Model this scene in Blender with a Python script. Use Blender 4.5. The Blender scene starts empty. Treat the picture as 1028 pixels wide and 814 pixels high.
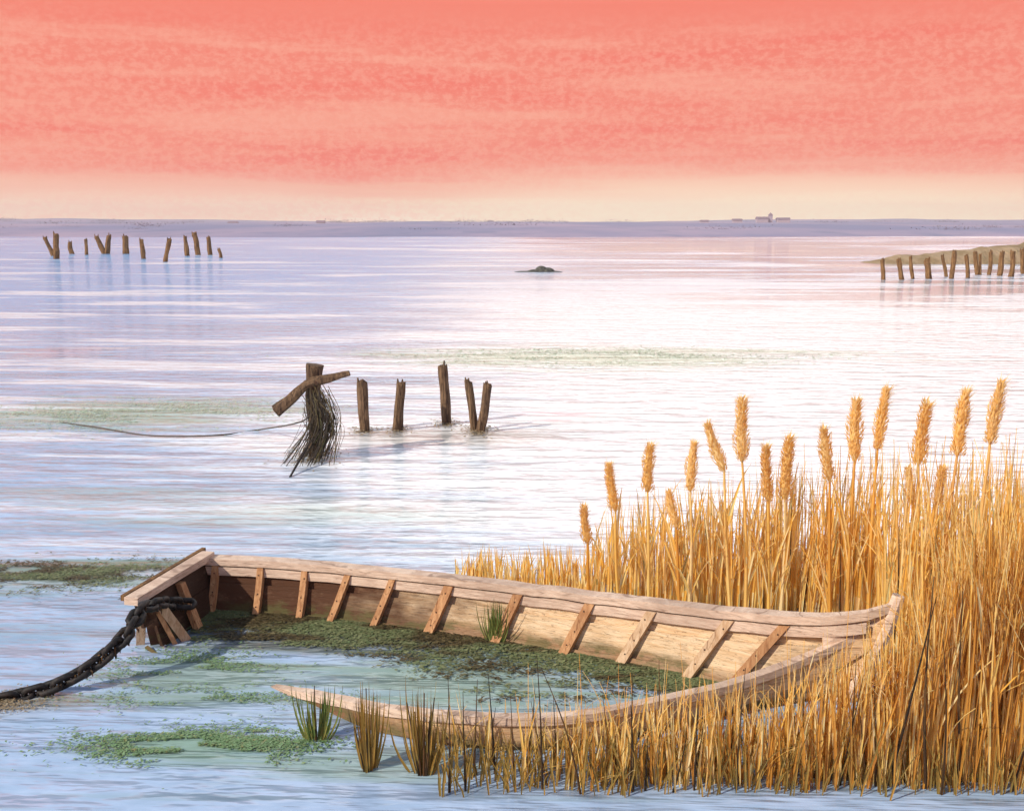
import bpy, bmesh, math, random
from math import radians as R, sin, cos, pi, sqrt, atan
from mathutils import Vector as V, Matrix, noise
random.seed(7)
S = bpy.context.scene
COL = S.collection

# ------------------------------------------------------------------ camera
PW, PH, F, YH, CH = 1028.0, 814.0, 1100.0, 226.0, 2.2
PITCH = atan((PH/2-YH)/F)
cam = bpy.data.cameras.new('camera'); cam_o = bpy.data.objects.new('camera', cam); COL.objects.link(cam_o)
cam.sensor_width = 36.0; cam.lens = 36.0*F/PW; cam.clip_start = .05; cam.clip_end = 9000
cam_o.location = (0, 0, CH); cam_o.rotation_euler = (pi/2-PITCH, 0, 0)
S.camera = cam_o
def ray(x, y):
    u, v = (x-PW/2)/F, (PH/2-y)/F
    return V((u, cos(PITCH)+v*sin(PITCH), -sin(PITCH)+v*cos(PITCH)))
def on(x, y, z=0.0):                       # where the sight line of a photo point meets height z
    d = ray(x, y); return V((0, 0, CH)) + d*((z-CH)/d.z)
def pt(x, y, Y):                           # ... meets distance Y
    d = ray(x, y); return V((0, 0, CH)) + d*(Y/d.y)

# ------------------------------------------------------------------ world, sun, exposure
SUN_EL, SUN_AZ = R(33), R(-125)            # azimuth from +Y towards +X: behind the viewer, to the left
w = bpy.data.worlds.new('World'); S.world = w; w.use_nodes = True
def build_world():
    nt = w.node_tree; N, L = nt.nodes, nt.links; N.clear()
    def n(t, **k):
        o = N.new(t)
        for a, b in k.items(): setattr(o, a, b)
        return o
    def math_(op, a, b=None, c=None, clamp=False):
        m = n('ShaderNodeMath', operation=op); m.use_clamp = clamp
        for i, v in enumerate((a, b, c)):
            if v is None: continue
            if isinstance(v, (int, float)): m.inputs[i].default_value = v
            else: L.new(v, m.inputs[i])
        return m.outputs[0]
    def mix(f, a, b):
        m = n('ShaderNodeMix', data_type='RGBA')
        for i, v in ((0, f), (6, a), (7, b)):
            if isinstance(v, (int, float)): m.inputs[i].default_value = v
            elif isinstance(v, tuple): m.inputs[i].default_value = (*v, 1)
            else: L.new(v, m.inputs[i])
        return m.outputs[2]
    def smooth(v, a, b):
        m = n('ShaderNodeMapRange', interpolation_type='SMOOTHSTEP'); L.new(v, m.inputs[0])
        m.inputs[1].default_value = a; m.inputs[2].default_value = b
        return m.outputs[0]
    out = n('ShaderNodeOutputWorld')
    sky = n('ShaderNodeTexSky', sky_type='NISHITA'); sky.sun_disc = False
    sky.sun_elevation = SUN_EL; sky.sun_rotation = SUN_AZ
    b1 = n('ShaderNodeBackground'); b1.inputs[1].default_value = .10; L.new(sky.outputs[0], b1.inputs[0])
    tc = n('ShaderNodeTexCoord'); sep = n('ShaderNodeSeparateXYZ'); L.new(tc.outputs['Generated'], sep.inputs[0])
    X, Y, Z = sep.outputs
    # evening cloud sheet: bands of altostratus drawn out along the horizon
    mp = n('ShaderNodeMapping'); L.new(tc.outputs['Generated'], mp.inputs[0]); mp.inputs['Scale'].default_value = (2.4, 2.4, 38)
    nb = n('ShaderNodeTexNoise'); nb.inputs['Scale'].default_value = 1.3; nb.inputs['Detail'].default_value = 5; nb.inputs['Roughness'].default_value = .55
    L.new(mp.outputs[0], nb.inputs[0])
    mp2 = n('ShaderNodeMapping'); L.new(tc.outputs['Generated'], mp2.inputs[0]); mp2.inputs['Scale'].default_value = (95, 95, 150)
    nf = n('ShaderNodeTexNoise'); nf.inputs['Scale'].default_value = 1.6; nf.inputs['Detail'].default_value = 5; nf.inputs['Roughness'].default_value = .7
    L.new(mp2.outputs[0], nf.inputs[0])
    zz = math_('ADD', Z, math_('MULTIPLY', math_('SUBTRACT', nb.outputs[0], .5), .035))
    ramp = n('ShaderNodeValToRGB'); L.new(math_('MULTIPLY', zz, 2.5), ramp.inputs[0])
    cr = ramp.color_ramp; cr.interpolation = 'EASE'
    stops = [(0.0, (1.16, .96, .76)), (.034, (1.06, .77, .54)), (.075, (.98, .47, .33)), (.125, (.95, .28, .20)),
             (.40, (.93, .25, .18)), (.52, (.94, .235, .165)), (.60, (.90, .66, .66)), (.72, (.66, .80, 1.08)), (1.0, (.52, .74, 1.12))]
    while len(cr.elements) < len(stops): cr.elements.new(.5)
    for e, (p, c) in zip(cr.elements, stops): e.position = p; e.color = (*c, 1)
    col = ramp.outputs[0]
    low = smooth(Z, .19, .14); body = math_('MULTIPLY', smooth(Z, .0, .06), low)
    band = smooth(nb.outputs[0], .50, .66)
    col = mix(math_('MULTIPLY', math_('MULTIPLY', band, body), .55), col, (.93, .165, .125))
    pale = smooth(nb.outputs[0], .50, .36)
    col = mix(math_('MULTIPLY', math_('MULTIPLY', pale, low), .30), col, (1.0, .52, .38))
    fine = smooth(nf.outputs[0], .40, .62)
    col = mix(math_('MULTIPLY', math_('MULTIPLY', fine, low), .42), col, (1.0, .46, .34))
    # bright lobe added to the unseen upper sky so the right water reflects white
    gl = n('ShaderNodeVectorMath', operation='DOT_PRODUCT'); L.new(tc.outputs['Generated'], gl.inputs[0])
    gaz, gel = R(22), R(27); gl.inputs[1].default_value = (cos(gel)*sin(gaz), cos(gel)*cos(gaz), sin(gel))
    glow = math_('MULTIPLY', smooth(gl.outputs['Value'], .74, .97), smooth(Z, .185, .26))
    col = mix(glow, col, (3.0, 2.9, 2.8))
    hz = n('ShaderNodeVectorMath', operation='DOT_PRODUCT'); L.new(tc.outputs['Generated'], hz.inputs[0])
    hz.inputs[1].default_value = (sin(R(12)), cos(R(12)), .02)
    warm = math_('MULTIPLY', smooth(hz.outputs['Value'], .93, 1.0), smooth(Z, .062, .012))
    col = mix(math_('MULTIPLY', smooth(hz.outputs['Value'], .965, .90), math_('MULTIPLY', smooth(Z, .06, .01), .45)), col, (1.0, .66, .52))
    col = mix(math_('MULTIPLY', warm, .75), col, (1.12, .93, .66))
    b2 = n('ShaderNodeBackground'); L.new(col, b2.inputs[0]); b2.inputs[1].default_value = 1.0
    ms = n('ShaderNodeMixShader'); cov = math_('MULTIPLY', smooth(Z, .9, .35), 1.0)
    L.new(cov, ms.inputs[0]); L.new(b1.outputs[0], ms.inputs[1]); L.new(b2.outputs[0], ms.inputs[2])
    L.new(ms.outputs[0], out.inputs[0])
build_world()
sun = bpy.data.lights.new('sun', 'SUN'); sun.energy = 4.5; sun.angle = R(.6); sun.color = (1.0, .91, .78)
sun_o = bpy.data.objects.new('sun', sun); COL.objects.link(sun_o)
sd = V((cos(SUN_EL)*sin(SUN_AZ), cos(SUN_EL)*cos(SUN_AZ), sin(SUN_EL)))
sun_o.rotation_euler = sd.to_track_quat('Z', 'Y').to_euler()
vs = S.view_settings; vs.view_transform = 'Standard'; vs.look = 'None'; vs.gamma = 1; vs.use_curve_mapping = False; vs.exposure = 0.0

# ------------------------------------------------------------------ helpers
def tag(o, label=None, cat=None, group=None, kind=None):
    if label: o['label'] = label
    if cat: o['category'] = cat
    if group: o['group'] = group
    if kind: o['kind'] = kind
    return o
def empty(name, loc, label, cat, group=None):
    o = bpy.data.objects.new(name, None); COL.objects.link(o); o.location = loc; o.empty_display_size = .1
    return tag(o, label, cat, group)
class MB:
    def __init__(s): s.v, s.f, s.uv = [], [], None
    def face(s, *p):
        i = len(s.v); s.v += [V(q) for q in p]; s.f.append(tuple(range(i, i+len(p))))
    def sweep(s, secs, cap=True):          # sections: rings with the same number of points
        i0, k = len(s.v), len(secs[0])
        for r in secs: s.v += [V(q) for q in r]
        for a in range(len(secs)-1):
            for b in range(k):
                c = (b+1) % k
                s.f.append((i0+a*k+b, i0+a*k+c, i0+(a+1)*k+c, i0+(a+1)*k+b))
        if cap:
            s.f.append(tuple(i0+b for b in reversed(range(k))))
            s.f.append(tuple(i0+(len(secs)-1)*k+b for b in range(k)))
    def tube(s, pts, rad, k=6, cap=True, rough=0.0, seed=0):
        pts = [V(p) for p in pts]; secs = []; up = V((0, 0, 1)); n = None
        for i, p in enumerate(pts):
            t = (pts[min(i+1, len(pts)-1)]-pts[max(i-1, 0)]).normalized()
            if n is None:
                n = t.cross(up if abs(t.z) < .9 else V((1, 0, 0))).normalized()
            n = (n-t*n.dot(t)).normalized(); b = t.cross(n)
            r = rad[i] if isinstance(rad, (list, tuple)) else rad
            ring = []
            for j in range(k):
                a = 2*pi*j/k; rr = r
                if rough: rr = r*(1+rough*noise.noise(V((cos(a)*1.4+seed*3.1, sin(a)*1.4, i*.22))))
                ring.append(p+(n*cos(a)+b*sin(a))*rr)
            secs.append(ring)
        s.sweep(secs, cap)
    def box(s, c, ax, ay, az):             # centre and three half axes
        c, ax, ay, az = V(c), V(ax), V(ay), V(az)
        s.sweep([[c+ax*i+ay*p+az*q for p, q in ((-1, -1), (1, -1), (1, 1), (-1, 1))] for i in (-1, 1)])
    def blade(s, pts, wd, side):           # a folded leaf: ribbon with a shallow V section, pointed
        side = V(side).normalized(); L_ = len(pts)
        for i in range(L_-1):
            q = []
            for j in (i, i+1):
                t = j/(L_-1); h = wd*(1-t)**.7*min(1, .45+t*3)
                p = V(pts[j]); q.append((p-side*h, p, p+side*h))
            d = (V(pts[i+1])-V(pts[i])).cross(side); d = d.normalized()*wd*.35 if d.length > 0 else V((0, 0, 0))
            a, b = q
            s.face(a[0], a[1]+d, b[1]+d, b[0]); s.face(a[1]+d, a[2], b[2], b[1]+d)
    def build(s, name, mat, parent=None, smooth=False, merge=True, bevel=0):
        me = bpy.data.meshes.new(name); org = parent_world(parent)
        me.from_pydata([tuple(v-org) for v in s.v], [], s.f)
        if merge or bevel:
            bm = bmesh.new(); bm.from_mesh(me)
            bmesh.ops.remove_doubles(bm, verts=bm.verts, dist=1e-5)
            bmesh.ops.recalc_face_normals(bm, faces=bm.faces)
            if bevel: bmesh.ops.bevel(bm, geom=bm.edges[:], offset=bevel, segments=1, affect='EDGES', clamp_overlap=True)
            bm.to_mesh(me); bm.free()
        if smooth: me.polygons.foreach_set('use_smooth', [True]*len(me.polygons))
        me.materials.append(mat); me.update()
        o = bpy.data.objects.new(name, me); COL.objects.link(o)
        if parent is not None: o.parent = parent
        return o
def parent_world(p):
    r = V((0, 0, 0))
    while p is not None: r += p.location; p = p.parent
    return r
def recentre(o, at):                       # a top-level mesh gets its origin at its base
    at = V(at); o.data.transform(Matrix.Translation(-at)); o.location = at; return o
def copy_tree(o, parent=None):
    c = o.copy(); COL.objects.link(c); c.parent = parent
    for ch in list(o.children): copy_tree(ch, c)
    return c
def catmull(pts, n):
    pts = [V(p) for p in pts]; P = [pts[0]*2-pts[1]]+pts+[pts[-1]*2-pts[-2]]
    out = []
    m = len(pts)-1
    for i in range(n+1):
        t = i/n*m; k = min(int(t), m-1); u = t-k
        a, b, c, d = P[k:k+4]
        out.append(.5*((2*b)+(c-a)*u+(2*a-5*b+4*c-d)*u*u+(3*b-a-3*c+d)*u**3))
    return out

# ------------------------------------------------------------------ materials
class Mat:
    def __init__(s, name):
        s.m = bpy.data.materials.new(name); s.m.use_nodes = True; s.nt = s.m.node_tree
        s.N, s.L = s.nt.nodes, s.nt.links; s.b = s.N['Principled BSDF']; s.out = s.N['Material Output']
    def n(s, t, **k):
        o = s.N.new(t)
        for a, b in k.items(): setattr(o, a, b)
        return o
    def put(s, sock, v):
        if isinstance(v, (int, float)): sock.default_value = v
        elif isinstance(v, tuple): sock.default_value = (*v, 1) if len(v) == 3 and len(sock.default_value) == 4 else v
        else: s.L.new(v, sock)
    def math(s, op, a, b=None, clamp=False):
        m = s.n('ShaderNodeMath', operation=op); m.use_clamp = clamp; s.put(m.inputs[0], a)
        if b is not None: s.put(m.inputs[1], b)
        return m.outputs[0]
    def smooth(s, v, a, b, lo=0., hi=1.):
        m = s.n('ShaderNodeMapRange', interpolation_type='SMOOTHSTEP'); s.put(m.inputs[0], v)
        for i, q in ((1, a), (2, b), (3, lo), (4, hi)): m.inputs[i].default_value = q
        return m.outputs[0]
    def mix(s, f, a, b, bt='MIX'):
        m = s.n('ShaderNodeMix', data_type='RGBA', blend_type=bt); s.put(m.inputs[0], f); s.put(m.inputs[6], a); s.put(m.inputs[7], b)
        return m.outputs[2]
    def coord(s, which='Object', scale=(1, 1, 1), rot=(0, 0, 0)):
        t = s.n('ShaderNodeTexCoord') if which != 'Position' else s.n('ShaderNodeNewGeometry')
        mp = s.n('ShaderNodeMapping'); s.L.new(t.outputs[which], mp.inputs[0])
        mp.inputs['Scale'].default_value = scale; mp.inputs['Rotation'].default_value = rot
        return mp.outputs[0]
    def noise(s, vec, scale, detail=4, rough=.55, dist=0):
        t = s.n('ShaderNodeTexNoise'); s.L.new(vec, t.inputs[0]); t.inputs['Scale'].default_value = scale
        t.inputs['Detail'].default_value = detail; t.inputs['Roughness'].default_value = rough; t.inputs['Distortion'].default_value = dist
        return t.outputs[0]
    def ramp(s, f, stops):
        r = s.n('ShaderNodeValToRGB'); s.put(r.inputs[0], f); e = r.color_ramp.elements
        while len(e) < len(stops): e.new(.5)
        for x, (p, c) in zip(e, stops): x.position = p; x.color = (*c, 1)
        return r.outputs[0]
    def bump(s, h, strength, dist):
        b = s.n('ShaderNodeBump'); b.inputs['Strength'].default_value = strength; b.inputs['Distance'].default_value = dist
        s.put(b.inputs['Height'], h); s.L.new(b.outputs[0], s.b.inputs['Normal']); return b
    def base(s, c, rough=.7, spec=.3):
        s.put(s.b.inputs['Base Color'], c); s.put(s.b.inputs['Roughness'], rough); s.b.inputs['Specular IOR Level'].default_value = spec
    def leafy(s, amount, col):             # thin leaf: part of the light passes through
        t = s.n('ShaderNodeBsdfTranslucent'); s.put(t.inputs[0], col); m = s.n('ShaderNodeMixShader')
        m.inputs[0].default_value = amount; s.L.new(s.b.outputs[0], m.inputs[1]); s.L.new(t.outputs[0], m.inputs[2]); s.L.new(m.outputs[0], s.out.inputs[0])

def island(M):
    g = M.n('ShaderNodeNewGeometry'); oi = M.n('ShaderNodeObjectInfo')
    return M.math('FRACT', M.math('ADD', g.outputs['Random Per Island'], oi.outputs['Random']))
def wood(name, light, dark, stain, scale=(1, 1, 1), stain_amt=.5, bump=.4):
    M = Mat(name); c = M.coord('Object', scale); g = M.noise(c, 9, 6, .65, .6)
    c2 = M.coord('Object'); big = M.noise(c2, 2.3, 4, .6); fin = M.noise(c, 40, 4, .7)
    col = M.mix(M.smooth(g, .36, .66), light, dark)
    col = M.mix(M.math('MULTIPLY', M.smooth(big, .48, .66), stain_amt), col, stain)
    col = M.mix(M.math('MULTIPLY', M.smooth(fin, .56, .72), .45), col, stain)
    crk = M.noise(M.coord('Object', tuple(k*(.5 if k < 3 else 1.2) for k in scale)), 3.1, 3, .5); line = M.smooth(M.math('ABSOLUTE', M.math('SUBTRACT', crk, .5)), .014, .004)
    col = M.mix(M.math('MULTIPLY', line, .6), col, stain)
    M.base(col, .82, .2); M.bump(M.math('ADD', M.math('MULTIPLY', g, .7), M.math('MULTIPLY', fin, .5)), bump, .012)
    return M.m

def make_reed_mat(name, stops, tr=.30):
    M = Mat(name); r = island(M); col = M.ramp(r, stops)
    nz = M.noise(M.coord('Object', (30, 30, 5)), 1.5, 3)
    col = M.mix(M.math('MULTIPLY', M.smooth(nz, .54, .72), .35), col, (.42, .20, .04))
    M.base(col, .6, .25); M.leafy(tr, col); return M.m
GOLD = [(0, (.90, .58, .13)), (.18, (.94, .70, .26)), (.38, (.86, .47, .07)), (.54, (.95, .80, .44)), (.70, (.76, .36, .045)), (.80, (.93, .66, .20)), (.93, (.86, .74, .42)), (1, (.42, .38, .15))]
m_reed = make_reed_mat('golden_reed', GOLD, .42)
m_head = make_reed_mat('reed_head', [(0, (.95, .70, .27)), (.35, (.90, .56, .15)), (.7, (.97, .80, .42)), (1, (.74, .42, .12))], .42)
m_dark = make_reed_mat('dark_reed', [(0, (.022, .014, .008)), (.6, (.04, .022, .010)), (1, (.10, .045, .016))], .05)
m_green = make_reed_mat('green_reed', [(0, (.10, .17, .045)), (.4, (.17, .24, .07)), (.75, (.30, .28, .08)), (1, (.07, .12, .03))], .3)
m_olive = make_reed_mat('olive_reed', [(0, (.36, .22, .05)), (.5, (.22, .17, .05)), (1, (.48, .26, .05))], .3)
m_post = wood('post_wood', (.21, .13, .072), (.055, .032, .02), (.02, .013, .009), (6, 6, .8), .5, .8)
m_postfar = wood('post_wood_far', (.27, .15, .06), (.13, .06, .025), (.05, .03, .018), (3, 3, .5), .4, .5)

# ------------------------------------------------------------------ water
def make_water():
    M = Mat('marsh_water')
    P = M.n('ShaderNodeNewGeometry').outputs['Position']; sep = M.n('ShaderNodeSeparateXYZ'); M.L.new(P, sep.inputs[0]); X, Y, _ = sep.outputs
    # wind lanes grow longer and wider away from the shore
    far = M.math('LOGARITHM', M.math('MAXIMUM', M.math('ADD', Y, M.math('MULTIPLY', X, .06)), .5), 2.718)
    def lane(kx, ky, seed, det=4, ro=.6):
        c = M.n('ShaderNodeCombineXYZ'); M.put(c.inputs[0], M.math('DIVIDE', M.math('MULTIPLY', X, kx), M.math('ADD', 6.0, M.math('MULTIPLY', Y, .5)))); M.put(c.inputs[1], M.math('MULTIPLY', far, ky)); c.inputs[2].default_value = seed
        return M.noise(c.outputs[0], 1.0, det, ro)
    big = lane(1.6, 3.6, 2.3); mid = lane(2.6, 15, 7.7, 5); thin = lane(5, 46, 4.1, 4)
    fine = M.noise(M.coord('Position', (3.0, 9.0, 1)), 1.0, 4, .65)
    # sky reflections painted into the base colour: pale sheen right, streaks, glints, blue left
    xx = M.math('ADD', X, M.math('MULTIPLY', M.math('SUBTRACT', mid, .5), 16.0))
    sky_sheen = M.math('MULTIPLY', M.smooth(xx, -4.4, .8), M.math('MULTIPLY', M.smooth(Y, 5.6, 8.2), M.smooth(Y, 58, 24)))
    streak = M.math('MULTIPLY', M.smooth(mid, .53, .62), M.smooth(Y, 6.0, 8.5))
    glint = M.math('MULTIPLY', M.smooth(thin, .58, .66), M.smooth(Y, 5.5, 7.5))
    blue = M.mix(M.smooth(fine, .35, .7), (.33, .45, .62), (.41, .52, .70))
    blue = M.mix(M.math('MULTIPLY', M.smooth(mid, .50, .38), .7), blue, (.25, .35, .46))
    blue = M.mix(M.math('MULTIPLY', M.smooth(thin, .46, .36), .5), blue, (.27, .38, .45))
    def patch(px, py, rx, y0, y1, ragged=.9):   # a soft-edged bloom floating at one place
        c = on(px, py); ya, yb = on(px, y0).y, on(px, y1).y
        a_ = M.math('DIVIDE', M.math('SUBTRACT', X, c.x), rx*c.y/F); b_ = M.math('DIVIDE', M.math('SUBTRACT', Y, (ya+yb)/2), abs(ya-yb)/2)
        d_ = M.math('SQRT', M.math('ADD', M.math('MULTIPLY', a_, a_), M.math('MULTIPLY', b_, b_)))
        d_ = M.math('ADD', d_, M.math('ADD', M.math('MULTIPLY', M.math('SUBTRACT', mid, .5), 2.4*ragged), M.math('MULTIPLY', M.math('SUBTRACT', thin, .5), 1.6*ragged)))
        return M.smooth(d_, 1.25, .35)
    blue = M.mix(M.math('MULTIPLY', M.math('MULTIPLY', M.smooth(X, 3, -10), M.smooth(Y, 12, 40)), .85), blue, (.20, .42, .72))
    fac = M.math('MAXIMUM', M.math('MAXIMUM', sky_sheen, M.math('MULTIPLY', streak, .8)), M.math('MULTIPLY', glint, .6), True)
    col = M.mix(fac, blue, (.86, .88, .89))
    for (args, c_, k_) in (((60, 576, 170, 560, 594), (.16, .20, .08), .75), ((200, 747, 150, 728, 770), (.17, .28, .12), .7), ((120, 415, 210, 398, 434), (.36, .46, .30), .75),
                           ((600, 357, 250, 346, 371), (.50, .60, .38), .75), ((5, 705, 95, 692, 722), (.34, .30, .22), .55), ((210, 675, 130, 648, 712), (.20, .28, .14), .6),
                           ((450, 680, 270, 640, 715), (.22, .31, .20), .75), ((330, 640, 190, 612, 668), (.10, .09, .04), .8), ((380, 765, 150, 745, 785), (.26, .36, .24), .5),
                           ((430, 440, 150, 428, 452), (.52, .44, .34), .6), ((330, 515, 220, 500, 530), (.42, .52, .44), .5), ((120, 500, 160, 488, 512), (.38, .47, .46), .5)):
        col = M.mix(M.math('MULTIPLY', patch(*args), k_), col, c_)
    pink = M.math('MAXIMUM', patch(560, 417, 75, 402, 434), M.math('MULTIPLY', patch(60, 353, 60, 343, 364), .7))
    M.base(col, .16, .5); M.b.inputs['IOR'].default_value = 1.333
    # ripples, with calm lanes between them
    calm = M.math('MULTIPLY', M.math('MAXIMUM', M.smooth(big, .49, .40), M.math('MULTIPLY', M.smooth(mid, .56, .44), M.smooth(X, -6, 14))), M.smooth(Y, 14, 40))
    calm = M.math('MULTIPLY', calm, M.smooth(M.math('ADD', X, M.math('MULTIPLY', M.math('SUBTRACT', big, .5), 40.0)), -16, 6, .12, 1.0))
    calm = M.math('MAXIMUM', calm, pink)
    rip = M.math('MULTIPLY', M.math('SUBTRACT', 1.0, calm), M.smooth(mid, .30, .60, .55, 1.0))
    M.put(M.b.inputs['Roughness'], M.math('ADD', .05, M.math('MULTIPLY', rip, .10)))
    r1 = M.noise(M.coord('Position', (1.5, 4.6, 1), (0, 0, R(8))), 1.0, 3, .5)
    r2 = M.noise(M.coord('Position', (6, 17, 1), (0, 0, R(-6))), 1.0, 2, .5)
    h = M.math('ADD', r1, M.math('MULTIPLY', r2, .12))
    h = M.math('MULTIPLY', h, M.math('ADD', .22, M.math('MULTIPLY', rip, 1.0)))
    ruff = M.math('MULTIPLY', M.smooth(X, 4, -10), M.smooth(Y, 18, 45))
    h = M.math('MULTIPLY', h, M.math('ADD', 1.0, M.math('MULTIPLY', ruff, 2.2)))
    M.bump(h, .52, .15)
    return M.m
mb = MB(); mb.face((-2600, -40, 0), (2600, -40, 0), (2600, 4200, 0), (-2600, 4200, 0))
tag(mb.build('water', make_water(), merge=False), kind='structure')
mb = MB(); mb.face((-2600, -40, -.6), (2600, -40, -.6), (2600, 4200, -.6), (-2600, 4200, -.6))
M = Mat('silt'); M.base((.20, .17, .12), .9); tag(mb.build('lake_bed', M.m, merge=False), kind='structure')

# ------------------------------------------------------------------ far shore, spit, islet
def land_mat(name, a, b, c, sc):
    M = Mat(name); k = M.coord('Position', (1, .35, 1)); g = M.noise(k, sc, 5, .6); g2 = M.noise(k, sc*7, 4, .65)
    col = M.mix(M.smooth(g, .4, .62), a, b); col = M.mix(M.math('MULTIPLY', M.smooth(g2, .5, .7), .6), col, c)
    M.base(col, .95, .1); M.bump(g2, .5, .6); return M.m
def far_shore():
    mb = MB(); nx, ny = 240, 26; X0, X1 = -900, 900
    idx = {}
    for j in range(ny+1):
        for i in range(nx+1):
            u = X0+(X1-X0)*i/nx; s_ = j/ny
            edge = 205+44*noise.noise(V((u*.008, 3.1, 0)))+16*noise.noise(V((u*.03, 8, 0)))
            y = edge+(s_**1.6)*1100
            h = -.15+.9*min(1, s_*6)+s_**1.3*(5.5+5.2*noise.noise(V((u*.0045, 1.7, y*.001)))+1.7*noise.noise(V((u*.02, 4, y*.004))))
            if j == 0: h = -.3
            mb.v.append(V((u*(1+.0006*(y-200)), y, h)))
    for j in range(ny):
        for i in range(nx):
            a = j*(nx+1)+i; mb.f.append((a, a+1, a+nx+2, a+nx+1))
    return mb.build('far_shore', land_mat('hazy_land', (.23, .23, .34), (.38, .30, .38), (.18, .20, .29), .012), merge=False, smooth=True)  # distance haze tinted into the land's purple-grey base colour
tag(far_shore(), kind='structure')
def make_haze():
    mb = MB(); mb.box((0, 650, 12), (1500, 0, 0), (0, 720, 0), (0, 0, 13.8))
    M = Mat('evening_air'); M.N.remove(M.b); v_ = M.n('ShaderNodeVolumePrincipled'); v_.inputs['Density'].default_value = .0004
    v_.inputs['Color'].default_value = (1.0, .93, .92, 1); v_.inputs['Anisotropy'].default_value = .1
    M.L.new(v_.outputs[0], M.out.inputs['Volume']); o = mb.build('haze', M.m); tag(o, 'thin evening haze over the water', kind='stuff')
make_haze()
def mound(name, x0, x1, yc, wy, hf, mat, nx=60, ny=16):
    mb = MB()
    for j in range(ny+1):
        for i in range(nx+1):
            u = i/nx; v_ = j/ny*2-1; x = x0+(x1-x0)*u
            ends = hf(u)*(1-v_*v_)
            z = ends*(1+.35*noise.noise(V((x*.9, v_*2, 5))))-.06+.05*noise.noise(V((x*3, v_*7, 9)))
            mb.v.append(V((x, yc(u)+v_*wy*(.6+.5*u), z)))
    for j in range(ny):
        for i in range(nx):
            a = j*(nx+1)+i; mb.f.append((a, a+1, a+nx+2, a+nx+1))
    return mb.build(name, mat, merge=False, smooth=True)
m_bank = land_mat('bank_earth', (.42, .30, .18), (.30, .21, .11), (.24, .20, .10), .8)
a0 = on(876, 266)
tag(mound('mud_bank', a0.x, a0.x+34, lambda u: a0.y+3+u*6, 4.5, lambda u: (.15+1.15*min(1, u*2.4)**.8)*min(1, u*14), m_bank, 110, 18), kind='structure')
def scrub():                                # low bushes along the far skyline
    random.seed(61); mb = MB()
    for c in range(130):
        x = random.uniform(-560, 560); y = random.choice((random.uniform(225, 330), random.uniform(600, 900)))
        if y > 400: x *= 1.1
        hit, loc, *_ = bpy.data.objects['far_shore'].ray_cast((x, y, 60), (0, 0, -1))
        if not hit: continue
        h = random.uniform(.3, .9)*(1+y*.0022); wd = h*random.uniform(3, 11)
        for i in range(120):
            p = loc+V((random.gauss(0, .5)*wd, random.gauss(0, .3)*wd, abs(random.gauss(0, .42))*h)); s_ = h*random.uniform(.10, .22); a = random.uniform(0, 3.1)
            U = V((cos(a), .3*sin(a), random.uniform(-.5, .5)))*s_; W_ = V((random.uniform(-.4, .4), random.uniform(-.4, .4), 1))*s_*.6
            mb.face(p-U, p-W_, p+U, p+W_)
    M = Mat('scrub_leaves'); M.base(M.ramp(island(M), [(0, (.20, .18, .22)), (.6, (.26, .21, .26)), (1, (.17, .18, .20))]), .9, .1)
    o = recentre(mb.build('scrub', M.m, merge=False), (0, 230, 0)); tag(o, 'faint low scrub along the far shore', 'scrub', kind='stuff')
bpy.context.view_layer.update(); scrub()
isl = on(541, 273)
M = Mat('wet_hummock'); g = M.noise(M.coord('Object'), 9, 5); M.base(M.mix(M.smooth(g, .4, .65), (.05, .05, .045), (.12, .12, .09)), .8)
mb = MB()
for dx, r_, h_ in ((-.75, .5, .10), (-.2, .42, .17), (.12, .34, .34), (.42, .36, .26), (.75, .45, .10)):
    rings = []
    for j in range(7):
        a = j/6*pi/2; rings.append([V((isl.x+dx+cos(a)*r_*cos(t)*(1+.2*noise.noise(V((t, j, dx)))), isl.y+cos(a)*r_*.7*sin(t), -.05+sin(a)*h_)) for t in [k*2*pi/12 for k in range(12)]])
    mb.sweep(rings)
o = recentre(mb.build('islet', M.m, smooth=True), isl)
tag(o, 'small dark weedy islet poking out of the open water halfway to the far shore', 'islet')

# houses far off on the shore
m_wall = Mat('far_wall'); m_wall.base((.42, .34, .38), .9); m_roof = Mat('far_roof'); m_roof.base((.24, .17, .20), .9)
def house(x, yb, wpx, hpx, dist, tower, label):
    p = pt(x, yb, dist); s_ = dist/F; W, H = wpx*s_, hpx*s_
    e = empty('distant_house' if not tower else 'distant_church', p, label, 'house' if not tower else 'church', 'houses on the far shore' if not tower else None)
    b = MB(); b.box(p+V((0, 0, H*.2-1)), (W/2, 0, 0), (0, W*.35, 0), (0, 0, H*.3+1)); b.build('wall', m_wall.m, e)
    r = MB(); z0 = H*.5
    r.sweep([[p+V((i*W*.55, -W*.4, z0)), p+V((i*W*.55, W*.4, z0)), p+V((i*W*.55, 0, H))] for i in (-1, 1)]); r.build('roof', m_roof.m, e)
    if tower:
        t = MB(); c = p+V((W*.75, 0, 0)); t.box(c+V((0, 0, H*.65-1)), (W*.16, 0, 0), (0, W*.16, 0), (0, 0, H*.65+1)); tw = t.build('tower', m_wall.m, e)
        t = MB(); q = [c+V((a*W*.2, b_*W*.2, H*1.3)) for a, b_ in ((-1, -1), (1, -1), (1, 1), (-1, 1))]; top = c+V((0, 0, H*2.0))
        for k in range(4): t.face(q[k], q[(k+1) % 4], top)
        t.face(*q); t.build('spire', m_roof.m, tw)
house(765, 222, 11, 4.2, 640, True, 'tiny far church with a pointed spire on the skyline above the right-hand water')
house(740, 223, 9, 3.2, 640, False, 'tiny far house on the skyline just left of the church')
house(786, 222, 12, 3.4, 640, False, 'long low far house on the skyline just right of the church')
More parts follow.
